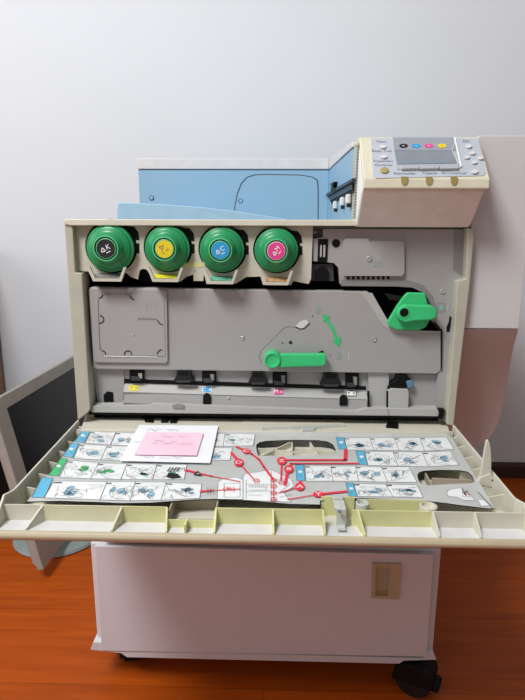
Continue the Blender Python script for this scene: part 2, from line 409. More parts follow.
# ---- main grey panel
YM = .014
b = MB(); b.prism(P([(88.3,289.6),(90.2,287.2),(367.5,291.5),(369,292.5),(385,323.5),(396,331.5),(441.5,333),(441.5,370),(437,374),(95,369.2),(93.3,367)],YM),(0,.02,0),m_grey)
mp_ = b.build('main_inner_panel',PR)
solid_bevel = mp_.modifiers.new('bevel','BEVEL'); solid_bevel.width=.0015; solid_bevel.segments=2; solid_bevel.limit_method='ANGLE'; solid_bevel.angle_limit=math.radians(40)
closed_normals(mp_)
b = MB(); b.prism(P([(361,292.5),(372,293),(389,322.5),(399,330),(441,331.5),(441,333),(394,333),(383,325.5)],YM-.001),(0,.002,0),m_grey2); b.build('slant_rib',mp_)
b = MB(); b.prism(P([(440.8,331),(433.5,322.5),(434.5,321.5),(442.6,330.5),(441.8,370),(440.8,370)],YM-.0015),(0,.001,0),m_black); b.build('gap_seal',mp_)
# square cover at left
b = MB(); b.prism(P([(89,290.5),(90.8,288.4),(165,289.8),(166.8,291.5),(167.8,361),(166,363.3),(96,362.6),(93.5,360.5)],YM-.004),(0,.004,0),m_grey)
sq = solid(b,'square_cover',mp_,.001)
b = MB(); b.prism(P([(96.8,293.6),(164,294),(165,356),(101.3,355.4)],YM-.0048),(0,.0008,0),m_grey)
yy = YM-.0052
def arc(cx,cy,r,a0,a1): b.stripe([A(cx+r*math.cos(math.radians(a)),cy-r*math.sin(math.radians(a)),yy) for a in range(a0,a1+1,15)],.0016,n,m_ink)
arc(99,294.5,3.6,-95,0); arc(134.5,295,4.6,190,270); arc(100,319.5,3.7,-95,95); arc(163,319.5,5.2,190,270); arc(128,354.5,3.6,0,180); arc(102,354.5,3.7,0,95); arc(161.5,354,4,90,180)
b.stripe(P([(103,293.9),(110,294)],yy),.0014,n,m_greyd); b.stripe(P([(125,294.2),(131,294.5)],yy),.0014,n,m_greyd); b.stripe(P([(138,318.6),(156,319.2)],yy),.0026,n,m_greyd)
b.stripe(P([(98,300),(100,350)],yy),.0009,n,m_line); b.stripe(P([(104,356),(157,357)],yy),.0012,n,m_wlab)
for i in range(4):
    for j in range(4): b.prism(circ(A(146+i*3.3,301+j*3,yy),.0008,8),(0,-.0003,0),m_grey2)
b.prism(circ(A(132.5,334.5,yy),.0022,14),(0,-.0004,0),m_grey2)
b.build('cover_details',sq)
b = MB(); screw(b,242.5,338,YM,.0028); b.build('screw',mp_,smooth=True)
b = MB(); screw(b,374,339,YM,.0038); b.build('screw',mp_,smooth=True)
# lever recess and printed marks
b = MB(); yy=YM-.0004
b.prism(P([(259.5,360),(260.5,352),(284,328.3),(287,326.8),(296,327.2),(300,330),(309,326),(322,348),(325,351),(262,366)],YM-.0003),(0,.0003,0),m_grey)
b.stripe(P([(261,364),(259.5,357),(261,351),(284,328.3),(287,326.8),(296,327.2)],yy),.0014,n,m_greyd)
b.prism(P([(295.5,326),(300,321.5),(306,319.5),(309,322.5),(304,327.8),(300,328.5)],YM-.0008),(0,.0006,0),m_cap)
b.stripe(P([(295.5,327),(300,329),(304,328.5),(309.5,323.5)],YM-.001),.0012,n,m_ink)
b.prism(circ(A(290.6,342.5,yy),.0026,16),(0,-.0003,0),m_ink); b.prism(circ(A(282.3,343,yy),.0011,12),(0,-.0003,0),m_ink); b.prism(P([(318.5,352),(323,350.2),(323.5,352.5),(319,353.5)],YM-.0006),(0,.0003,0),m_ink)
b.prism(circ(A(312.5,316,yy),.0008,10),(0,-.0003,0),m_ink); b.prism(circ(A(330,355,yy),.0012,12),(0,-.0003,0),m_mg)
# double arrow
b.prism(P([(322.5,314.5),(330.3,316.5),(327.8,318.3),(334,328),(338,338.5),(341,337.5),(339.3,347.3),(332.3,341),(335.3,340),(331.5,330),(325.5,320.5),(323.3,322.5)],YM-.0008),(0,.0004,0),m_green)
# padlock marks
for x,y in ((318.6,309.6),(339.2,355.2)):
    b.stripe(P([(x-2.2,y),(x+2.2,y),(x+2.2,y+3.6),(x-2.2,y+3.6),(x-2.2,y)],yy),.0007,n,m_teal)
    b.stripe([A(x+1.5*math.cos(math.radians(a)),y-.3-2.6*math.sin(math.radians(a)),yy) for a in range(0,181,30)],.0006,n,m_teal)
    b.prism(circ(A(x,y+1.7,yy),.0006,8),(0,-.0002,0),m_teal)
b.stripe(P([(348.8,353),(348.8,359)],yy),.0009,n,m_cap); 
for i in range(4):
    for j in range(4): b.prism(circ(A(424.5+i*2.6,340+j*3,yy),.0009,8),(0,-.0003,0),m_grey2)
b.build('panel_markings',mp_)
# green release lever
b = MB(); c0=A(272.5,358.5,YM-.006); c1=A(323,357.5,YM-.006); px_=pxl(YM)
pts=[A(280,352.6,YM-.006),A(322,352.4,YM-.006),A(326,354,YM-.006),A(326.3,362,YM-.006),A(323,364.8,YM-.006),A(280,366.2,YM-.006)]
b.prism(pts,(0,-.010,0),m_green); 
lv=solid(b,'release_lever',mp_,.0025,seg=3)
b = MB(); r_=8.2*px_; b.lathe([(r_,-.006),(r_,.010),(r_*.93,.012),(r_*.78,.0125),(r_*.7,.011),(r_*.55,.0105)],c0,(0,-1,0),m_green,40); b.build('pivot_boss',lv,smooth=True)

# ---- green latch handle at right
b = MB(); b.prism(P([(386.5,321),(396,305),(402.5,296),(406.5,292),(424,292.5),(426.5,303),(429.5,318),(424.5,326.5),(418,329.5),(395.5,329),(388,325.5)],.012),(0,-.008,0),m_green)
gh=solid(b,'latch_handle',PR,.002,seg=3)
b = MB(); c=A(404.3,312.5,.0); r_=9.2*pxl(0)
def hw(x0,y0,x1,y1): pass
arm = [A(404,303.6,.002),A(412,303.8,.002),A(429,304.3,.002),A(433.5,307,.002),A(435.3,311.5,.002),A(433.5,316.8,.002),A(429,318.8,.002),A(412,319.8,.002),A(404,321.3,.002),A(399,319.4,.002),A(396,316,.002),A(395,312.5,.002),A(396,308.6,.002),A(399,305.3,.002)]
b.prism(arm,(0,-.013,0),m_green); ar=solid(b,'grip_arm',gh,.0025,seg=3)
b = MB(); b.lathe([(.0062,0),(.0062,.0004)],A(404.2,312.5,-.0112),(0,-1,0),m_black,24); b.lathe([(.0085,0),(.0085,.0008),(.0066,.0012),(.0062,.0002)],A(404.2,312.5,-.0108),(0,-1,0),m_green,28,cap1=False); b.build('pivot_hole',ar)
b = MB(); b.prism(P([(384,293),(401,296),(401,301),(390,300)],.07),(0,.004,0),m_greyd); b.box(.13,.235,.10,.12,.63,.72,m_black); b.build('latch_recess',PR)

# ---- lower zone
b = MB(); b.prism(P([(93,367),(439,371),(440.5,411),(98,408)],.026),(0,.006,0),m_grey)
b.prism(P([(96,368),(124,369),(124,404),(100,404)],.024),(0,.008,0),m_grey)
b.prism(P([(368,371),(389,371),(388,408),(370,408)],.020),(0,.012,0),m_grey2)
b.prism(P([(103.5,395),(107,391.5),(113,392.5),(113.5,402),(104,402)],.023),(0,.001,0),m_black)
b.prism(P([(405,374),(440,375),(440,408),(405,408)],.0255),(0,.004,0),m_grey)
lz=b.build('lower_back_plate',PR)
b = MB()                                                           # transfer unit: sloped top face + front face
TL,TR = [(123.5,383.5),(124.5,380.5),(366.5,388.5),(368,391)],[(366.5,414),(124.5,406)]
b.prism([A(124,381,.030),A(367,388.5,.030),A(367.5,399.5,.016),A(123.8,391.5,.016)],(0,.012,-.0035),m_grey2)
b.prism([A(123.8,391.5,.016),A(367.5,399.5,.016),A(367,410.5,.014),A(358,412.5,.014),A(122.5,403.5,.014)],(0,.014,0),m_grey)
tu=solid(b,'transfer_unit',PR,.001)
def lbl(x,y,w,h,mb_,mt,s,frame=False):
    b=MB(); Yc=.0225
    p0=A(124,381,.030); p1=A(123.8,391.5,.016); p2=A(367,388.5,.030)
    nn=(p1-p0).cross(p2-p0).normalized(); 
    if nn.y>0: nn=-nn
    q=[AP(x+dx*w/2,y+dy*h/2,p0+nn*.0006,nn) for dx,dy in ((-1,-1),(1,-1),(1,1),(-1,1))]
    b.flat(q,mb_); o=(q[0]+q[1]+q[2]+q[3])/4+nn*.0003; xd=(q[1]-q[0]).normalized(); yd=(q[0]-q[3]).normalized(); hh=(q[0]-q[3]).length
    if frame:
        b.stripe([v+nn*.0002 for v in q+[q[0]]],.0008,nn,frame)
    b.text(s,o-xd*hh*.38,xd,yd,hh*(.8 if frame else 1.0),mt); tri_glyph(b,o+xd*hh*.45,xd,yd,hh*.19,mt)
    b.build('color_sticker',tu)
lbl(133.8,387.8,10,5.6,m_ye,m_olive,'Y'); lbl(207,389.6,9,5.6,m_cy,m_wlab,'C',m_wlab); lbl(278.5,391.6,9,5.4,m_mg,m_wlab,'M'); lbl(351.3,393.2,9.5,5,m_wlab,m_ink,'K',m_ink)
for x,y in ((207,397),(343.5,398.5)):
    b = MB(); b.prism([A(x-4,y+7,.0138)]+[A(x+4*math.cos(math.radians(a)),y-4*math.sin(math.radians(a)),.0138) for a in range(180,-1,-20)]+[A(x+4,y+7,.0138)],(0,-.0006,0),m_black); b.build('finger_slot',tu)
b=MB(); b.prism(circ(A(228,397.3,.0138),.0016,12),(0,-.0005,0),m_cap); b.build('rivet',tu)
# dark catches between panel and unit
def catch(x0,x1,y0,y1,trap=False):
    b=MB()
    if trap: 
        b.prism(P([(x0+4,y0),(x1-4,y0),(x1-3,y0+6),(x1,y1-1),(x0,y1-1),(x0+3,y0+6)],.013),(0,.018,0),m_dark); b.prism(P([(x0+5.5,y0+1),(x1-5.5,y0+1),(x1-5.5,y0+5),(x0+5.5,y0+5)],.0125),(0,.001,0),m_black)
        b.prism(P([(x0+3,y1-2),(x1-3,y1-2),(x1-4,y1),(x0+4,y1)],.0125),(0,.002,0),m_slate)
    else:
        b.prism(P([(x0,y0),(x1,y0),(x1,y1),(x0,y1)],.020),(0,.018,0),m_black); b.prism(P([(x0+1,y1-4),(x1-5,y1-4),(x1-3,y1),(x0+2,y1)],.018),(0,.002,0),m_slate)
        b.prism(P([(x1-6,y0+3),(x1-2,y0+3),(x1-2,y1-2),(x1-5,y1-2)],.0185),(0,.001,0),m_pocket if x0<200 else m_greyd)
    return solid(b,'catch',PR)
catch(129.5,144,370.3,380.5); catch(173,194,370.5,382.5,True); catch(202,216,371.2,382.5); catch(248,268,372,384.5,True); catch(272.5,287,372.5,385); catch(320,342,373.3,386.5,True); catch(345.5,359,373.8,387)
b=MB()
b.prism(P([(123,378.8),(366,386.3),(366,390),(123,383)],.0254),(0,.0006,0),m_black); 
b.prism(P([(367.3,391),(369.5,391),(369.8,407.5),(386.3,408),(386.5,391),(388.5,391),(388.3,410),(368,409.5)],.0135),(0,.001,0),m_black); b.build('gap_shadow_strip',lz)
# right block + blue connector
b=MB(); b.prism(P([(388.5,391),(391,388.5),(408,389.5),(409,392),(408.5,409),(388.5,408.5)],.012),(0,.02,0),m_grey2); solid(b,'side_block',PR,.0012)
b=MB(); b.prism(P([(387,389),(391,382.5),(396,379.5),(397,374.8),(408,375),(408.5,379),(412,380),(411,386.5),(403,388.5)],.015),(0,.018,0),m_black); lk=solid(b,'lock_arm',PR,.002)
b=MB(); b.prism(P([(406,381),(412,380),(413.5,383),(413,388),(408,388.5)],.014),(0,.010,0),m_bluec); solid(b,'blue_connector',lk,.0015)
# sill
b=MB()
b.prism([A(92.5,406,.012),A(95,402.5,.02),A(154,402.7,.02),A(152,406.5,.012)],(0,.01,-.003),m_grey2)
b.prism(P([(92,406),(150,405.5),(153,403.5),(356,411),(367,408.2),(441,409),(441.5,416.5),(91.5,412.5)],.008),(0,.02,0),m_grey2)
b.prism(P([(172,405),(178,403.8),(184,405),(184,409),(173,408.5)],.006),(0,.002,0),m_greyd)
b.stripe(P([(388,409),(388.3,416)],.0075),.0008,n,m_line)
sl=solid(b,'sill',PR,.0008)
b=MB(); b.prism(P([(88.5,412),(92,412.3),(441,416.5),(441.5,418.8),(88.5,414.6)],.010),(0,.004,0),m_black); b.prism(P([(437.8,409),(444.6,409.5),(444,415),(442,419),(438.5,419),(439.5,413)],.004),(0,.008,0),m_black); b.build('sill_seal',sl)

# ---- tower, control console
XT=.1258
p_b=AX(329,170,XT); YB=p_b.y
zb=p_b.z; zcapb=AX(329,159,XT).z
ztf=AX(358,142.5,XT).z; zcf=AX(358,136.2,XT).z; ycf=AX(358,142.5,XT).y
b=MB(); b.prism([(XT,.052,ZT),(XT,.052,ztf),(XT,YB,zb),(XT,YB+.19,zb),(XT,YB+.19,ZT)],(.163,0,0),m_blue); tw=solid(b,'tower_housing',PR,.001)
b=MB(); b.prism([(XT-.0012,.052,ztf+.001),(XT-.0012,.052,zcf),(XT-.0012,YB-.001,zcapb),(XT-.0012,YB+.19,zcapb),(XT-.0012,YB+.19,zb+.001),(XT-.0012,YB-.001,zb+.001)],(.165,0,0),m_cap); solid(b,'tower_cap',tw,.0015)
b=MB(); b.prism([(XT-.0004,.052,ztf-.001),(XT-.0004,.052,ztf+.001),(XT-.0004,YB,zb+.001),(XT-.0004,YB,zb-.001)],(.002,0,0),m_seam)
pts=[AX(330.8,221,XT),AX(330.8,209,XT),AX(332.5,204,XT)]
b.stripe([v-Vector((.0004,0,0)) for v in pts],.0012,(1,0,0),m_seam); b.build('cap_seam',tw)
# paper exit on the tower's side
b=MB()
def xs(l,dx=0): return [AX(x,y,XT)+Vector((dx,0,0)) for x,y in l]
b.prism(xs([(327.8,195.5),(330,193),(353.5,181),(353.8,192.5),(341,199),(333,205),(331.5,203),(330,199)],-.0008),(.0006,0,0),m_black)
b.prism(xs([(330,196.5),(353,184.3),(353.2,189),(332,200)],-.002),(.001,0,0),m_seam)
b.prism(xs([(327.3,195.2),(329.3,193.2),(356,178.2),(355,181.5),(331,195)],-.005),(.005,0,0),m_seam)
b.prism(xs([(334.2,184),(337.8,181.8),(337,186.5),(338.8,189.5),(334.3,191.5),(335.3,187)],-.008),(.008,0,0),m_dark)
ex=solid(b,'paper_exit_slot',tw)
for x,y in ((337.5,205),(344.8,201.5),(351,199)):
    b=MB(); c=AX(x,y,XT); b.lathe([(.002,-.007),(.0042,-.0055),(.0046,0),(.0042,.0055),(.002,.007)],c-Vector((.004,0,0)),(0,0,1),m_cap,16)
    b.build('exit_roller',tw,smooth=True)
    b=MB(); b.box(c.x-.006,c.x,c.y-.0025,c.y+.0025,c.z-.012,c.z-.0065,m_dark); solid(b,'roller_arm',tw)
# console
P0=A(420,136.6,.004); P1=A(425,178,-.050)
zt_=P0.z; z1=P1.z; z2=A(425,190.3,-.053).z; z3=A(425,227.6,0).z
ex_=Vector((1,0,0)); dn=(Vector((0,P1.y-P0.y,P1.z-P0.z))).normalized(); nn=ex_.cross(-dn).normalized()
if nn.z<0: nn=-nn
XA,XB=.1275,.2905
b=MB(); b.prism([(XA,.0517,z3+.0006),(XA,0,z3+.0006),(XA,-.0445,z2-.001),(XA,-.0445,z2+.01),(XA,.0,zt_-.012),(XA,.0517,zt_-.006)],(XB-XA-.002,0,0),m_console); cs=solid(b,'control_console',PR,.003,seg=3)
b=MB(); b.prism([(XA+.0005,-.051,z2+.0005),(XA+.0005,-.053,z2+.003),(XA+.0005,-.0515,z1-.001),(XA+.0005,-.048,z1+.0025),(XA+.0005,P0.y,zt_-.0008),(XA+.0005,.0515,zt_+.0005),(XA+.0005,.0515,zt_-.006),(XA+.0005,P0.y,zt_-.0095),(XA+.0005,-.044,z2+.0005)],(XB-XA,0,0),m_bezel); bz=solid(b,'bezel',cs,.003,seg=3)
def K(l,off): return [AP(x,y,P0+nn*off,nn) for x,y in l]
def K1(x,y,off): return AP(x,y,P0+nn*off,nn)
b=MB()
b.prism(K([(371,138.2),(477,138.2),(479,141),(485.5,172),(483.5,175.5),(376,178.2),(373,176)],.0012),nn*-.0022,m_panel); cp=b.build('button_panel',cs)
b=MB()
b.prism(K([(392.3,136.8),(455,136.8),(461.8,165),(460.5,168),(397,169.3),(395.8,166)],.0022),nn*-.0012,m_silver)
b.flat(K([(394.5,150.5),(452.5,150.8),(457,163),(397.5,164)],.0028),m_lcd)
b.flat(K([(393,137.5),(454.3,137.5),(456.5,150.6),(394.6,150.3)],.0026),m_greyink)
b.flat(K([(393,137.5),(454.3,137.5),(456.5,150.6),(394.6,150.3)],.00265),mat('ink_window_silver',(150,152,160),.3))
for x,mm,s in ((403.6,m_ink,'K'),(416.2,m_cy,'C'),(428.9,m_mg,'M'),(441.9,m_ye,'Y')):
    b.flat([K1(x+4.4*math.cos(a*math.pi/12),145.7+2.1*math.sin(a*math.pi/12),.0031) for a in range(24)],mm)
    b.text(s,K1(x,145.8,.0034),ex_,-dn,.0042,m_wlab if mm is not m_ye else m_olive)
# raised bright side of the frame
b.stripe(K([(454.5,137.5),(461,166)],.0035),.0022,nn,m_wlab); b.stripe(K([(455.5,138.5),(452,150),(458.5,164)],.0034),.0011,nn,m_cap)
ds=b.build('display',cs)
def kbutton(l,m,h=.0025,name='button'):
    b=MB(); b.prism(K(l,.0012+h),nn*-h,m); return solid(b,name,cs,.0006)
for x0,x1 in ((401.5,419),(419.8,439),(439.8,458.5)): kbutton([(x0,165),(x1,164.8),(x1+.4,168.2),(x0+.3,168.6)],m_silver,.004)
def oval(x,y,rx,ry): return [(x+rx*math.cos(a*math.pi/8),y+ry*math.sin(a*math.pi/8)) for a in range(16)]
for x,y,rx,ry in ((383,146.2,3.4,1.7),(384,156.2,3.4,1.7),(469,145.8,3.2,1.8),(472.7,152.6,2.9,1.6),(467.2,156.8,2.9,1.6),(480.8,157.6,2.9,1.6),(474.8,161.8,2.9,1.6),(475,171.2,3.6,2)): kbutton(oval(x,y,rx,ry),m_cap)
kbutton(oval(384.6,169.8,4.3,3),m_olive,.002)
b=MB()
for s,x,y,sz in (('Menú',381.3,141.6,.0046),('Reset Trab',381.8,151,.0046),('Suspender/',383.3,161,.0044),('Continuar',383.8,165,.0044),('Retroceder',404.8,173.4,.0048),('Tubería',429.3,173.2,.0048),('O Continuar',454.5,173,.0048),('ESC',466.5,141.4,.0046)):
    b.text(s,K1(x,y,.0015),ex_,-dn,sz*1.3,m_line)
b.build('button_lettering',cs)
for x in (404.6,429.3,454.2):
    b=MB(); q=[A(x-3.4,176.5,-.0534),A(x+3.4,176.5,-.0534)]+[A(x+3.4*math.cos(math.radians(a)),180.5+5*math.sin(math.radians(a)),-.0534) for a in range(0,181,20)]
    b.prism(q,(0,.001,0),m_olive); b.build('indicator_window',bz)
b=MB(); 
b.prism([(XA-.0003,.0,z3+.001),(XA-.0003,.0,zt_-.012),(XA-.0003,.0517,zt_-.007),(XA-.0003,.0517,z3+.001)],(.0006,0,0),m_cream)
for i in range(24):
    y=147+i*3.05; x=359.6-i*.17
    c=AX(x-1.5,y,XA-.0008); b.box(c.x-.0002,c.x+.0006,c.y-.008,c.y+.008,c.z-.0006,c.z+.0006,m_line)
b.build('side_vent',cs)

# ---- rear block (blue) and its lid
XBL=A(139,190,YB).x
b=MB(); b.box(XBL,XT,YB,YB+.19,ZT,zb,m_blue); rb=solid(b,'rear_housing',PR,.001)
b=MB(); b.box(XBL-.001,XT-.0014,YB-.0015,YB+.19,zb+.0015,zcapb,m_cap); solid(b,'rear_lid',rb,.0015)
b=MB(); b.box(XBL+.001,XT,YB-.0005,YB+.01,zb-.0005,zb+.0016,m_seam); solid(b,'lid_seam',rb)
oc=[(233.5,219.5),(234.5,206),(237,193),(241,183),(246.5,177),(254,174.5),(266,174),(300,174.6),(312,176.5),(317.5,179.5),(318.5,186),(318.5,219.5)]
b=MB(); b.prism(P(oc,YB-.0008),(0,.0008,0),m_seam); b.build('panel_seam',rb)
cx_=sum(p[0] for p in oc)/len(oc)
b=MB(); b.prism(P([(x+(1.0 if x<260 else (-.9 if x>315 else 0)),y+(.9 if y<200 else 0)) for x,y in oc],YB-.0016),(0,.0016,0),m_blue); b.build('access_panel',rb)
for x,y in ((151.5,197.8),(240.7,201)): 
    b=MB(); c=A(x,y,YB-.001); b.lathe([(.0052,-.001),(.0052,.0006)],c,(0,-1,0),m_seam,20); b.lathe([(.0038,0),(.0038,.0016),(.0028,.002),(.002,.001)],c,(0,-1,0),m_blue2,20); b.build('screw',rb)
# ---- blue output tray
prof=[(116.5,221.5),(117,210),(118,203.2),(121,202.5),(160,204.2),(200,207),(235,211),(262,215),(285,219),(292,221.5)]
yt0=.10
b=MB(); q=P(prof,yt0); q[0].z=ZT; q[-1].z=ZT; b.prism(q,(0,YB-.004-yt0,0),m_blue2); solid(b,'output_tray',PR,.0012)

# ---- side tray at the right
YS=.014
zts=A(500,135.5,YS).z; zbs=A(490,328.7,YS).z; xr=A(519,328.6,YS).x; xl=XR-.001
b=MB(); b.box(xl+.005,xr,YS,.52,zbs,zts,m_white)
b.box(xl,xl+.005,YS+.001,.52,zbs+.002,zts-.002,m_black); sdt=solid(b,'side_tray',PR,.0012)
rows=[(329.5,518.5,YS+.001),(345,513.8,YS+.030),(365,510,YS+.058),(385,506.6,YS+.082),(405,502.6,YS+.10),(420,499,YS+.112),(432,493.5,YS+.12),(440,487,YS+.124),(447,477,YS+.126)]
b=MB(); ring=[]
for py,px,Y in rows:
    r_=A(px,py,Y); ring.append([Vector((xl,Y,r_.z)),Vector((max(r_.x,xl+.004),Y,r_.z)),Vector((max(r_.x,xl+.004),.52,r_.z)),Vector((xl,.52,r_.z))])
for k in range(len(ring)-1): b.add(ring[k]+ring[k+1],[(0,1,5,4),(1,2,6,5),(2,3,7,6),(3,0,4,7)],m_white)
b.add(ring[0],[(0,1,2,3)],m_white); b.add(ring[-1],[(3,2,1,0)],m_white)
solid(b,'curved_underside',sdt,smooth=True)

# ------------------------------------------------------------------ front door (open, lying level)
ZH=.490; ZS=.480; ZF=.464
def DZ(l,z): return [AZ(x,y,z) for x,y in l]
yb_=AZ(262,509,.482).y                       # back wall of the front compartments
yf=AZ(262,533.5,.466).y
b=MB()
L0,R0=AZ(77.7,419.5,ZH),AZ(453.8,424,ZH)
XLd,XRd=L0.x,R0.x
Lf,Rf=AZ(0,503,ZH),AZ(525,508.5,ZH)
kl=(Lf.x-L0.x)/(Lf.y-L0.y); kr=(Rf.x-R0.x)/(Rf.y-R0.y)
def XLy(y): return L0.x+kl*(y-L0.y)
def XRy(y): return R0.x+kr*(y-R0.y)
yh=-.0035
zb0=.447
# outer skin
b.hexa([(XLy(yh),yh,zb0),(XRy(yh),yh,zb0),(XRy(yf)+.011,yf+.006,zb0+.004),(XLy(yf)-.011,yf+.006,zb0+.004)],
       [(XLy(yh),yh,ZF-.008),(XRy(yh),yh,ZF-.008),(XRy(yf)+.011,yf,ZF-.002),(XLy(yf)-.011,yf,ZF-.002)],m_door)
fd=solid(b,'front_door',PR,.002)
# front lip
b=MB(); 
xa,xb=XLy(yf)-.012,XRy(yf)+.012
b.prism([(xa,yf+.006,ZF-.004),(xa,yf-.001,.4655),(xa,yf-.004,.4645),(xa,yf-.0065,.461),(xa,yf-.006,.4575),(xa,yf,.453),(xa,yf+.012,.450),(xa,yf+.012,ZF-.004)],(xb-xa,0,0),m_tan); solid(b,'front_lip',fd,.001)
# side rims with a raised bump near the front
def rim(side):
    b=MB(); f=XLy if side<0 else XRy; s=-side
    stn=[(yh,ZH),(yh-.05,ZH),(-.12,ZH),(yb_+.022,ZH),(yb_+.016,ZH+.001),(yb_+.006,ZH+.001),(yb_-.004,.484),(yb_-.02,.473),(yf+.004,.4655)]
    out=[]
    for y,z in stn:
        x=f(y)-s*.005*min(1,max(0,(yb_+.016-y)/.010)); out.append([Vector((x,y,zb0+.004)),Vector((x,y,z)),Vector((x+s*.0028,y,z)),Vector((x+s*.0034,y,zb0+.004))])
    for k in range(len(out)-1): b.add(out[k]+out[k+1],[(0,1,5,4),(1,2,6,5),(2,3,7,6),(3,0,4,7)],m_door)
    b.add(out[0],[(0,1,2,3)],m_door); b.add(out[-1],[(3,2,1,0)],m_door)
    solid(b,'side_rim',fd,.0008)
    for i in range(6):
        y=-.03-i*.036; w=.020+.003*i if side<0 else .022+.002*i
        b=MB(); x0=f(y)+s*.003; b.prism([(x0,y,ZF-.008),(x0,y,ZS+.001),(x0+s*w,y,ZS-.006),(x0+s*w,y,ZF-.008)],(0,.002,0),m_door)
        solid(b,'rim_rib',fd)
rim(-1); rim(1)
# hinge-side bars
b=MB()
b.box(XLy(-.02)+.006,XRy(-.02)-.006,-.0180,-.0155,ZF-.009,ZS+.004,m_door)
b.box(XLy(-.02)+.006,.19,-.0275,-.0250,ZF-.009,ZS+.003,m_cap)
b.prism([AZ(240,422.6,.4836),AZ(252,418.6,.4836),AZ(330,419.4,.4836),AZ(345,423.4,.4836)],(0,0,-.003),m_door)
b.prism([AZ(262,427.6,.486),AZ(345,424.2,.486),AZ(345,425,.486),AZ(316,427,.486),AZ(314,429.5,.486),AZ(303,429.8,.486),AZ(301,427.6,.486),AZ(262,428.4,.486)],(0,0,-.003),m_clip)
for px in (100,118,140,156,172,345,372,400,425): 
    q=AZ(px,421,.484); b.box(q.x-.0012,q.x+.0012,-.016,yh-.002,ZF-.009,ZS+.002,m_door)
hb=b.build('hinge_bars',fd)
b=MB(); b.prism(DZ([(84.5,417.6),(447,420.6),(449.5,432.5),(80.5,430.5)],.4828),(0,0,-.004),m_door); solid(b,'hinge_deck',fd,.0006)
for l in ([(143,415),(154,415.5),(153,421),(145,420.5)],[(163,416),(170,416),(168,421),(161,421)],[(172,416),(179,416),(176,421.5),(170,421.5)],[(388,421),(398,421.5),(398,427),(386,426)]):
    b=MB(); b.prism(DZ(l,.486),(0,0,-.004),m_black); b.build('hinge_clip',fd)
# front compartments
b=MB(); nY=Vector((0,-1,0))
def wall(px0,px1,m,zt=.482,zbm=ZF-.004,y=None,th=.0018):
    y=yb_ if y is None else y
    x0=A(px0,510,y).x; x1=A(px1,510,y).x
    b.box(x0,x1,y,y+th,zbm,zt,m)
xw0=XLy(yb_)-.007; xw1=XRy(yb_)+.007
pA=lambda px:A(px,512,yb_).x
segs=[(None,43,m_door),(43,121,m_palye),(121,167,m_yellow),(216,273,m_yellow),(273,323,m_yellow),(352,361,m_yellow),(361,433,m_yellow),(433,454,m_door),(454,478,m_door),(478,None,m_door)]
for a,c,mm in segs:
    x0=xw0 if a is None else pA(a); x1=xw1 if c is None else pA(c); b.box(x0,x1,yb_,yb_+.0018,ZF-.004,.482,mm)
b.build('compartment_wall',fd)
b=MB(); b.box(XLy(yf)-.007,XRy(yf)+.007,yf+.001,yb_,ZF-.003,ZF-.0005,m_cap); solid(b,'compartment_floor',fd)
def divider(p_top,p_bot,m=m_door,zt=.482):
    q0=AZ(*p_top,zt); q0.y=yb_; q1=AZ(*p_bot,ZF+.002); x=(q0.x+q1.x)/2
    x0=pA(p_top[0]); 
    x1=AZ(p_bot[0],p_bot[1],.4655).x
    b=MB(); b.hexa([(x0-.001,yb_,ZF-.003),(x0+.001,yb_,ZF-.003),(x1+.001,yf+.001,ZF-.003),(x1-.001,yf+.001,ZF-.003)],[(x0-.001,yb_,zt),(x0+.001,yb_,zt),(x1+.001,yf+.001,.4662),(x1-.001,yf+.001,.4662)],m); solid(b,'divider',fd)
for t,q,mm in (((43,505),(25,530),m_door),((122,506),(111,531.5),m_palye),((167,506),(166,532),m_yellow),((216,507),(214,532.5),m_yellow),((273,508.5),(273.5,533),m_yellow),((323,509),(325,534.5),m_yellow),((358,510),(365,535.5),m_yellow),((433,511),(440,537.5),m_door),((475,512),(482,538.5),m_door)):
    divider(t,q,mm)
# deep pocket with its taupe inside
b=MB(); yq=yb_+.036; xA,xB=pA(168),pA(216)
b.box(xA,xB,yq,yq+.0015,ZF-.004,.4775,m_pocket); b.box(xA,xA+.0015,yb_,yq,ZF-.004,.4775,m_pocket); b.box(xB-.0015,xB,yb_,yq,ZF-.004,.4775,m_pocket); b.box(xA,xB,yb_,yq,ZF-.006,ZF-.004,m_pocket)
b.box(xA,xB,yb_-.0095,yb_-.008,ZF-.003,.4725,m_yellow); xm=pA(188); b.box(xm-.001,xm+.001,yf+.001,yb_-.008,ZF-.003,.4735,m_yellow); b.box(pA(180),xB,yb_-.0088,yb_-.007,.4725,.4745,m_door)
solid(b,'deep_pocket',fd)
# upper tier behind the right cells, round posts, clear clip
b=MB(); y2=yb_+.026
b.box(pA(361),pA(432),y2,y2+.0015,ZF-.006,.4815,m_yellow); b.box(pA(361),pA(432),yb_,y2,ZF-.007,ZF-.005,m_yellow)
b.box(pA(323),pA(358),y2,y2+.0015,ZF-.006,.484,m_yellow); solid(b,'rear_tier_wall',fd)
for px,py,rr in ((362.5,502.5,.0075),(428.5,505.5,.0095)):
    q=AZ(px,py,.484); b=MB(); b.lathe([(rr*1.05,0),(rr,.02),(rr*.8,.0205),(rr*.72,.016)],(q.x,q.y,.464),(0,0,1),m_door if px>400 else m_clip,28); b.build('round_post',fd,smooth=True)
b=MB(); x0=pA(334.5); x1=pA(345.5)
b.box(x0,x1,yb_-.004,y2,.4835,.4855,m_clip); b.box(x0+.002,x1-.001,yf+.008,yb_-.004,.4660,.4680,m_clip); b.box(x0+.002,x1,yb_-.005,yb_-.003,.4660,.4850,m_clip); b.box(x0+.001,x1-.001,y2-.010,y2,.4855,.4875,m_clip)
c_=AZ(339.5,512,.4855); b.lathe([(.0022,0),(.0022,.0016)],c_,(0,0,1),m_greyink,14); solid(b,'clear_clip',fd)
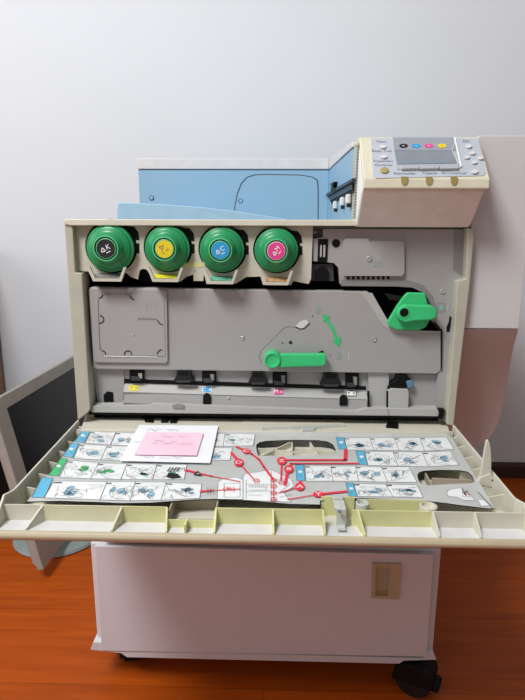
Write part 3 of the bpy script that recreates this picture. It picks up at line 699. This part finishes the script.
# curved latch tab on right rim
b=MB(); yv=AZ(487,476,.487).y
tabp=[(479.5,480),(482,468),(484.5,452),(486.5,442),(488,440),(489.8,442.5),(491,452),(491.5,463),(491,474),(496,479),(496.5,482),(494.5,484)]
b.prism(P(tabp,yv),(0,.004,0),m_door); b.prism(P([(477,484),(480,478),(491,473.5),(497,481),(494,488)],yv-.001),(0,.006,0),m_door); b.prism(P([(491.5,480),(493.5,479.5),(495.5,482.5),(494,483.5)],yv-.0016),(0,.001,0),m_ink)
solid(b,'latch_tab',fd,.001)
# inner floor seen through the two cut-outs: crossed ribs
for l in ([(262,455.5),(292,441)],[(292,441),(292,456)],[(296,448),(334,452)],[(310,442),(318,455)],[(258,448),(300,452)],[(424,470),(432,486)],[(432,478),(472,480)]):
    (x0,y0),(x1,y1)=l; p0=AZ(x0,y0,ZS-.004); p1=AZ(x1,y1,ZS-.004); d=(p1-p0).normalized(); s=Vector((0,0,1)).cross(d)*.001
    b=MB(); b.hexa([p0-s-Vector((0,0,.018)),p1-s-Vector((0,0,.018)),p1+s-Vector((0,0,.018)),p0+s-Vector((0,0,.018))],[p0-s,p1-s,p1+s,p0+s],m_pocket if x0>400 else m_door); solid(b,'recess_rib',fd)

# ---- printed instruction sheet on the door
UP=Vector((0,0,1))
def SZ(l,k=0): return DZ(l,ZS+.0003*k)
holeA=[(256,445),(259,442.3),(266,440.8),(293,439.8),(318,440.2),(328,441.5),(333,444.5),(335.5,449),(336,454.5),(300,455.3),(258,455.8),(256.5,450)]
holeB=[(417.2,475),(419,472.3),(424,470.7),(440,469.8),(460,470.2),(468,471.8),(472.5,476),(474.5,481.5),(472,483),(424,485.5),(420,483),(418,479)]
so=[(83,430),(120,429.5),(250,429.8),(330,431.5),(446,433),(452,438),(466,461),(481,485),(494.5,508),(489,508.5),(460,505),(446,503),(425,500.6),(400,499.5),(362,498),(345,498.6),(320,500.5),(320,504.5),(290,503.8),(262,501.5),(240,499.8),(216,498.8),(196,499.3),(178,500.6),(150,502.6),(120,503),(100,502),(60,500.8),(27,501.5),(45,479)]
b=MB(); b.prism(SZ(so),(0,0,-.0012),m_sheet,holes=[SZ(holeA),SZ(holeB)],mside=m_ink)
def lines(l,w,m,k): b.stripe(SZ(l,k),w*(1.3 if m is m_red else 1),UP,m)
def poly(l,m,k): b.flat(SZ(l,k),m)
def tagq(l,m,s): 
    poly(l,m,1); lines(l+[l[0]],.0006,m_line,2)
    if s:
        c=(sum(p[0] for p in l)/4,sum(p[1] for p in l)/4); b.flat(SZ([(c[0]+2.2*math.cos(a*.7854),c[1]-1.0+1.3*math.sin(a*.7854)) for a in range(8)],2),m_cell)
        lines([(c[0]-1.5,c[1]+1.8),(c[0]+1,c[1]+2.8),(c[0]-1,c[1]+4)],.0006,m_doodd,2)
def bil(q,u,v):
    (x0,y0),(x1,y1),(x2,y2),(x3,y3)=q
    return (x0*(1-u)*(1-v)+x1*u*(1-v)+x2*u*v+x3*(1-u)*v, y0*(1-u)*(1-v)+y1*u*(1-v)+y2*u*v+y3*(1-u)*v)
def cell(q,col=m_dood,nb=2,seed=None):
    poly(q,m_cell,1); lines(q+[q[0]],.0006,m_line,3)
    # step number mark
    lines([bil(q,.03,.09),bil(q,.16,.09)],.0019,m_ink,4)
    rnd=random
    for _ in range(nb):
        cu,cv=rnd.uniform(.25,.78),rnd.uniform(.35,.72); ru,rv=rnd.uniform(.06,.15),rnd.uniform(.07,.18); a0=rnd.uniform(-.5,.5)
        pts=[]
        k=rnd.choice((6,7,9))
        for i in range(k):
            t=2*math.pi*i/k; rr=rnd.uniform(.7,1.2); pts.append(bil(q,min(.95,max(.05,cu+ru*rr*math.cos(t+a0)*1.3)),min(.93,max(.18,cv+rv*rr*math.sin(t)))))
        poly(pts,col,2); lines(pts+[pts[0]],.00035,m_line,3)
        if col is m_dood and rnd.random()<.7: lines([bil(q,max(.05,cu-ru),cv),bil(q,min(.95,cu+ru),cv+rv*.4)],.0007,m_doodd,4)
    for _ in range(11):
        u,v=rnd.uniform(.1,.8),rnd.uniform(.3,.85); pts=[(u,v)]
        for _ in range(rnd.choice((2,3,4))):
            u=min(.95,max(.05,u+rnd.uniform(-.3,.3))); v=min(.93,max(.2,v+rnd.uniform(-.3,.3))); pts.append((u,v))
        lines([bil(q,*p) for p in pts],.0004,m_greyink,3)
# left block: four rows
tagq([(81.9,430.5),(90.3,431.2),(84,442.4),(74.8,441.6)],m_tag,1); tagq([(71.6,442.8),(78.8,443.6),(72.5,457.5),(62.8,456)],m_tag,1); tagq([(61,457.7),(67.4,458.8),(57.8,476),(48.4,475.3)],m_tagg,1); tagq([(42,477),(53,478),(44.5,497.3),(31.5,497.2)],m_tag,0)
for q in ([(91,431.5),(115.8,432.2),(110.2,444.6),(85,443)],[(116,432.2),(142,433.2),(136,446),(110.5,444.7)],[(79.6,444),(107,445.5),(100.8,459.6),(73.2,458.2)],[(107,445.5),(136,446.5),(130,460.8),(100.8,459.6)],
          [(142,433.2),(170,433.2),(166,446.2),(136,446)],[(136,446.5),(166,446.8),(163,461),(130,460.8)]): cell(q,nb=2)
for q in ([(68.2,460),(98.7,462.7),(90.3,478.5),(59.3,477)],[(98.7,462.7),(127,463.6),(120.7,479.2),(90.3,478.5)],[(127,463.6),(156.8,464),(152.6,479.4),(120.7,479.2)]): cell(q,m_tagg,2)
q=[(156.8,464.2),(187,464.3),(184,479.4),(152.6,479.4)]; cell(q,m_tagg,1)
poly([bil(q,*p) for p in ((.45,.55),(.75,.62),(.9,.85),(.6,.93),(.42,.8))],m_ink,5)
for i in range(4): lines([bil(q,.4+.1*i,.45),bil(q,.47+.1*i,.2)],.0013,m_ink,5)
for q in ([(53.8,480.8),(107,481.5),(99.7,499.6),(44,497.5)],[(107,481.5),(135.3,481.6),(130,500.5),(99.7,499.6)],[(135.3,481.6),(166.2,482),(161,500),(130,500.5)],[(166.2,482),(201.8,484),(199.7,498),(161,500)]): cell(q,m_dood,3)
# cells right of the note
for q in ([(196,433.2),(225,433.5),(223,446),(192,446)],[(225,433.5),(255.2,434),(253.2,445.6),(223,446)],[(205,447.5),(232.3,447.6),(230,460),(202,460)]): cell(q,m_dood,1)
# right block
for l in ([(336,437),(343.8,437.6),(346.5,449.2),(338.8,449)],[(355.6,450.6),(364.2,451.1),(367.4,464.6),(359.3,464.4)],[(295.5,464.8),(303.8,464.9),(305,480.5),(296.8,480.5)],[(345.8,482.6),(352.8,483.2),(357.4,496.2),(349,495.9)]): tagq(l,m_tag,1)
for q in ([(344.2,437.6),(369.8,437.8),(374,450),(347.2,449.7)],[(369.8,437.8),(393.9,437.6),(399,450.4),(374,450)],[(393.9,437.6),(419.8,437.4),(424.5,450.9),(399,450.4)],[(419.8,437.4),(446.5,437),(454,449),(424.5,450.9)],
          [(364.7,451.4),(392.9,451.4),(398,465.8),(367.8,465.2)],[(392.9,451.4),(422.2,452),(428.5,466.5),(398,465.8)],[(422.2,452),(450.5,451),(459,464.8),(428.5,466.5)],
          [(305,465.2),(330.8,465.8),(333,481),(305.9,481)],[(330.8,465.8),(355.6,465.9),(358.5,481),(333,481)],[(355.6,465.9),(381.3,466.9),(387.5,482),(358.5,481)],[(381.3,466.9),(408.6,466.6),(417,482),(387.5,482)],
          [(353.4,483.4),(385.5,484),(392.9,496.7),(357.6,496.2)],[(385.5,484),(417,484.7),(423.2,497.3),(392.9,496.7)]): cell(q,m_dood,2)
# printer drawing in the middle
for l in ([(218,482),(222,479),(236,477),(243,479.5),(243,499.2),(217,499)],[(243,476),(246,473.5),(271,469.5),(291,479),(294,486),(284,493),(291,502),(243,500)]): poly(l,m_cell,1); lines(l+[l[0]],.0006,m_greyink,2)
for l in ([(246,480),(246,499)],[(246,484),(271,484)],[(271,470),(271,501)],[(246,491),(271,491)],[(250,487),(266,487),(266,490),(250,490)],[(224,483),(240,483),(240,497),(224,497),(224,483)],[(271,482),(282,478),(290,484),(280,492),(271,494)],[(280,497),(292,494)],[(248,495),(262,495)]): lines(l,.0005,m_greyink,3)
for i in range(5): lines([(249+i*4,484.8),(251.5+i*4,484.8),(251.5+i*4,487),(249+i*4,487),(249+i*4,484.8)],.0004,m_greyink,3)
for l,w in (([(186,470),(197,472.6)],.0034),([(197,472.6),(212,476)],.0022),([(212,476),(240,481.5)],.0012),([(201,491.2),(211,490.3)],.0030),([(211,490.3),(240,488.8)],.0012),([(231.5,452.7),(238.6,461)],.0034),([(238.6,462),(254,479.5)],.0014),([(236.5,446.6),(246,450.5),(252,454)],.0030),([(252,454),(259,459.3),(264,467),(273,479)],.0024),
    ([(285,459.8),(345.3,459.8),(345.6,449.6)],.0036),([(281.6,462),(281,480)],.0016),([(291,463.3),(358,463.2)],.0028),([(291,463.3),(289.4,468.5)],.0026),([(288,469.5),(285,484.7)],.0028),([(300.2,481),(300,485)],.0030),([(298,487),(279.5,492.5)],.0016),([(320,494),(346,491.2)],.0032),([(316,494.4),(287.5,499.2)],.0014)): lines(l,w,m_red,5)
def badge(x,y,s,rx=4.8,ry=3.9): 
    b.flat(SZ([(x+rx*math.cos(a*math.pi/10),y+ry*math.sin(a*math.pi/10)) for a in range(20)],7),m_red); b.text(s,AZ(x,y,ZS+.0025),(1,0,0),(0,1,0),.0125,m_wlab)
badge(238.7,462.3,'D'); badge(246.3,450.8,'C',4,2.6); badge(281.7,460.6,'Z'); badge(288.8,468.8,'B'); badge(299.9,486.4,'A'); badge(318.4,494,'Y',5.4,3)
poly([(193,474.6),(198,470.6),(202,475.4)],m_ink,7); b.text('A',AZ(198,473.6,ZS+.0025),(1,0,0),(0,1,0),.006,m_wlab)
for dx in (0,3,6): lines([(207+dx,487),(207.6+dx,494)],.0006,m_greyink,7)
b.text('(R)',AZ(229,488.5,ZS+.0022),(1,0,0),(0,1,0),.012,m_red)
for x,y in ((273.6,479.9),(273.6,485.8),(273.6,492.6),(273.6,499.2),(256.3,480.4),(281.2,482.2)):
    b.stripe(SZ([(x+2.8*math.cos(a*math.pi/8),y+1.9*math.sin(a*math.pi/8)) for a in range(17)],6),.0010,UP,m_red)
    lines([(x-1,y),(x+1,y)],.0012,m_red,6)
lines([(273.6,479),(273.6,500)],.0006,m_red,5)
# small outline drawing near the right corner
for l in ([(448.5,489.5),(460,487.5),(466.5,491),(475,500.5),(463.5,500),(457,497),(448,496),(446.5,493)],[(462,488),(467,490),(470,497),(463,496.5)],[(477.5,499.5),(484,499.6),(490,505.5),(481,506)]): poly(l,m_cell,1); lines(l+[l[0]],.0005,m_greyink,3)
lines([(465,493.5),(470,494.5)],.0008,m_red,4); lines([(478,492),(492,507)],.0010,m_line,3)
b.build('instruction_sheet',fd)
for hl,zz in ((holeA,.468),(holeB,.466)):
    b=MB(); q=[Vector((v.x,v.y,zz)) for v in SZ(hl)]; c_=sum(q,Vector())/len(q); b.prism([c_+(v-c_)*1.12 for v in q],(0,0,-.004),m_door); solid(b,'recess_floor',fd)

# ------------------------------------------------------------------ paper notes on the door
def paper(name,l,zs,m,label,cat,strokes,thick=.0004,nx=10):
    b=MB(); c=[Vector(AZ(x,y,z)) for (x,y),z in zip(l,zs)]
    g=[]; ny=6
    for j in range(ny+1):
        for i in range(nx+1):
            u,v=i/nx,j/ny; p=c[0]*(1-u)*(1-v)+c[1]*u*(1-v)+c[2]*u*v+c[3]*(1-u)*v
            p.z+=.0009*math.sin(math.pi*u*1.5+.4)*math.sin(math.pi*v); g.append(p)
    fs=[(j*(nx+1)+i,j*(nx+1)+i+1,(j+1)*(nx+1)+i+1,(j+1)*(nx+1)+i) for j in range(ny) for i in range(nx)]
    b.add(g,fs,m); b.add([p-Vector((0,0,thick)) for p in g],[tuple(reversed(f)) for f in fs],m)
    nrm=(c[1]-c[0]).cross(c[0]-c[3]).normalized()
    if nrm.z<0: nrm=-nrm
    for (x0,y0,x1,y1,hgt) in strokes:
        k=max(4,int((x1-x0)/2.2)); pts=[]
        for i in range(k):
            if random.random()<.16: 
                if len(pts)>1: b.stripe(pts,.0007,nrm,m_pencil)
                pts=[]; continue
            t=i/(k-1); x=x0+(x1-x0)*t; y=y0+(y1-y0)*t+random.uniform(-hgt,hgt)
            pts.append(AP(x,y,c[0]+nrm*.0016,nrm))
        if len(pts)>1: b.stripe(pts,.0007,nrm,m_pencil)
    return tag(b.build(name),label,cat)
paper('paper_sheet',[(139.3,424.8),(218.2,425.6),(210,463),(119.8,460.8)],[.4845,.4865,.4835,.4835],m_paper,'white paper sheet with handwriting lying on the open printer door','paper',[(147,429.6,178,430.4,1.3),(140,456.6,182,457.5,.9),(135,441.5,142,442,.6)])
paper('sticky_note',[(146.5,432.2),(203.4,432.8),(196.5,455.5),(133.8,454.6)],[.4866,.4872,.4858,.4858],m_pink,'pink sticky note with faint writing on top of white paper sheet','sticky note',[(163,435.8,186,436.6,.8),(154,440.8,192,441.6,.5),(153,443,191,443.8,.6)])

# ------------------------------------------------------------------ monitor standing on the floor at left
B0=AZ(43.5,570,.032)
d=Vector((.045,1,0)).normalized()
T0=A(-9.5,402.5,B0.y)
u=(T0-B0); H=u.length; u.normalize(); u=(u-d*u.dot(d)).normalized()
nm=d.cross(u).normalized()
if nm.x<0: nm=-nm
Wm=.50
MO=thing('lcd_monitor','silver flat screen monitor with dark screen standing on floor left of printer','monitor',(B0.x-.02,B0.y+.2,0))
T=.028
def fr(a,h,o=0): return B0+d*a+u*h+nm*o
b=MB(); bw=.047
sc=[(bw,.048),(Wm-bw,.048),(Wm-bw,H-.030),(bw,H-.030)]
b.prism([fr(0,0),fr(Wm,0),fr(Wm,H),fr(0,H)],nm*-.014,m_bezmon,holes=[[fr(a,h) for a,h in sc]])
solid(b,'bezel',MO,.002)
b=MB(); b.prism([fr(a,h,-.0035) for a,h in [(bw-.002,.046),(Wm-bw+.002,.046),(Wm-bw+.002,H-.028),(bw-.002,H-.028)]],nm*-.006,m_screen); solid(b,'screen',MO)
b=MB(); b.hexa([fr(.003,.003,-.014),fr(Wm-.003,.003,-.014),fr(Wm-.003,H-.003,-.014),fr(.003,H-.003,-.014)],[fr(.010,.012,-T),fr(Wm-.01,.012,-T),fr(Wm-.01,H-.012,-T),fr(.01,H-.012,-T)],m_bezmon); solid(b,'rear_shell',MO,.003)
bc=AZ(60,534,.0); bc=Vector((bc.x,bc.y,0))
nk=fr(Wm*.42,.10,-T+.004)
b=MB(); s_=d*.035; o_=Vector((-.02,0,0))
b.hexa([bc-s_+o_*.2,bc+s_+o_*.2,bc+s_+o_*2,bc-s_+o_*2],[nk-s_,nk+s_,nk+s_-nm*.018,nk-s_-nm*.018],m_base); solid(b,'stand_neck',MO,.003)
b=MB(); b.lathe([(.110,0),(.113,.004),(.110,.010),(.095,.014),(.04,.017)],bc,(0,0,1),m_base,64); solid(b,'stand_base',MO,smooth=True)

# ------------------------------------------------------------------ dark cabinet at the left edge
e=A(4.6,410,WY-.016); xe=e.x
CB=thing('wooden_cabinet','dark brown wooden cabinet by the wall at the left edge','cabinet',(xe-.25,.64,0))
b=MB(); b.box(xe-.5,xe-.012,.42,WY-.014,.0,.70,m_wood); solid(b,'carcass',CB,.002)
b=MB(); b.prism([(xe-.012,.42,0),(xe-.012,WY-.014,0),(xe-.012,WY-.014,.70),(xe-.012,.42,.70)],(.012,0,0),m_wood); sp_=solid(b,'side_panel',CB,.002)
b = MB(); b.box(xe-.001,xe+.004,WY-.05,WY-.014,.0,.70,m_woode); solid(b,'edge_trim',sp_)
b=MB(); b.box(xe-.51,xe+.006,.41,WY-.014,.7005,.72,m_wood); solid(b,'top_board',CB,.002)

BX=thing('storage_box','low black storage box on floor behind the monitor','box',(-.77,.69,0))
b=MB(); b.box(-.842,-.70,.56,.835,0,.17,m_black); solid(b,'body',BX,.004)
b=MB(); b.box(-.844,-.698,.558,.837,.1705,.195,m_dark); solid(b,'lid',BX,.004)

# ------------------------------------------------------------------ light
def area(name,loc,target,sx,sy,power,col):
    l=bpy.data.lights.new(name,'AREA'); l.shape='RECTANGLE'; l.size=sx; l.size_y=sy; l.energy=power; l.color=col
    o=bpy.data.objects.new(name,l); C.objects.link(o); o.location=loc
    o.rotation_euler=(Vector(target)-Vector(loc)).to_track_quat('-Z','Y').to_euler(); return o
area('ceiling_lamp',(-.88,-1.18,2.45),(-.2,.2,.2),.65,.65,44,(.985,.99,1))
area('window_daylight',(-2.4,-.35,1.5),(.2,.6,.9),1.0,1.2,8,(.93,.96,1))
w=bpy.data.worlds.new('world'); S.world=w; w.use_nodes=True
nt=w.node_tree; bg=nt.nodes['Background']
tc=nt.nodes.new('ShaderNodeTexCoord'); sx=nt.nodes.new('ShaderNodeSeparateXYZ'); mr=nt.nodes.new('ShaderNodeMapRange')
nt.links.new(tc.outputs['Generated'],sx.inputs[0]); nt.links.new(sx.outputs['X'],mr.inputs['Value'])
mr.inputs['From Min'].default_value=-.9; mr.inputs['From Max'].default_value=.9; mr.inputs['To Min'].default_value=.46; mr.inputs['To Max'].default_value=.10
nt.links.new(mr.outputs['Result'],bg.inputs[1]); bg.inputs[0].default_value=(.97,.985,1,1)

S.view_settings.view_transform='Standard'; S.view_settings.look='None'; S.view_settings.gamma=1; S.view_settings.use_curve_mapping=False
S.view_settings.exposure=.35
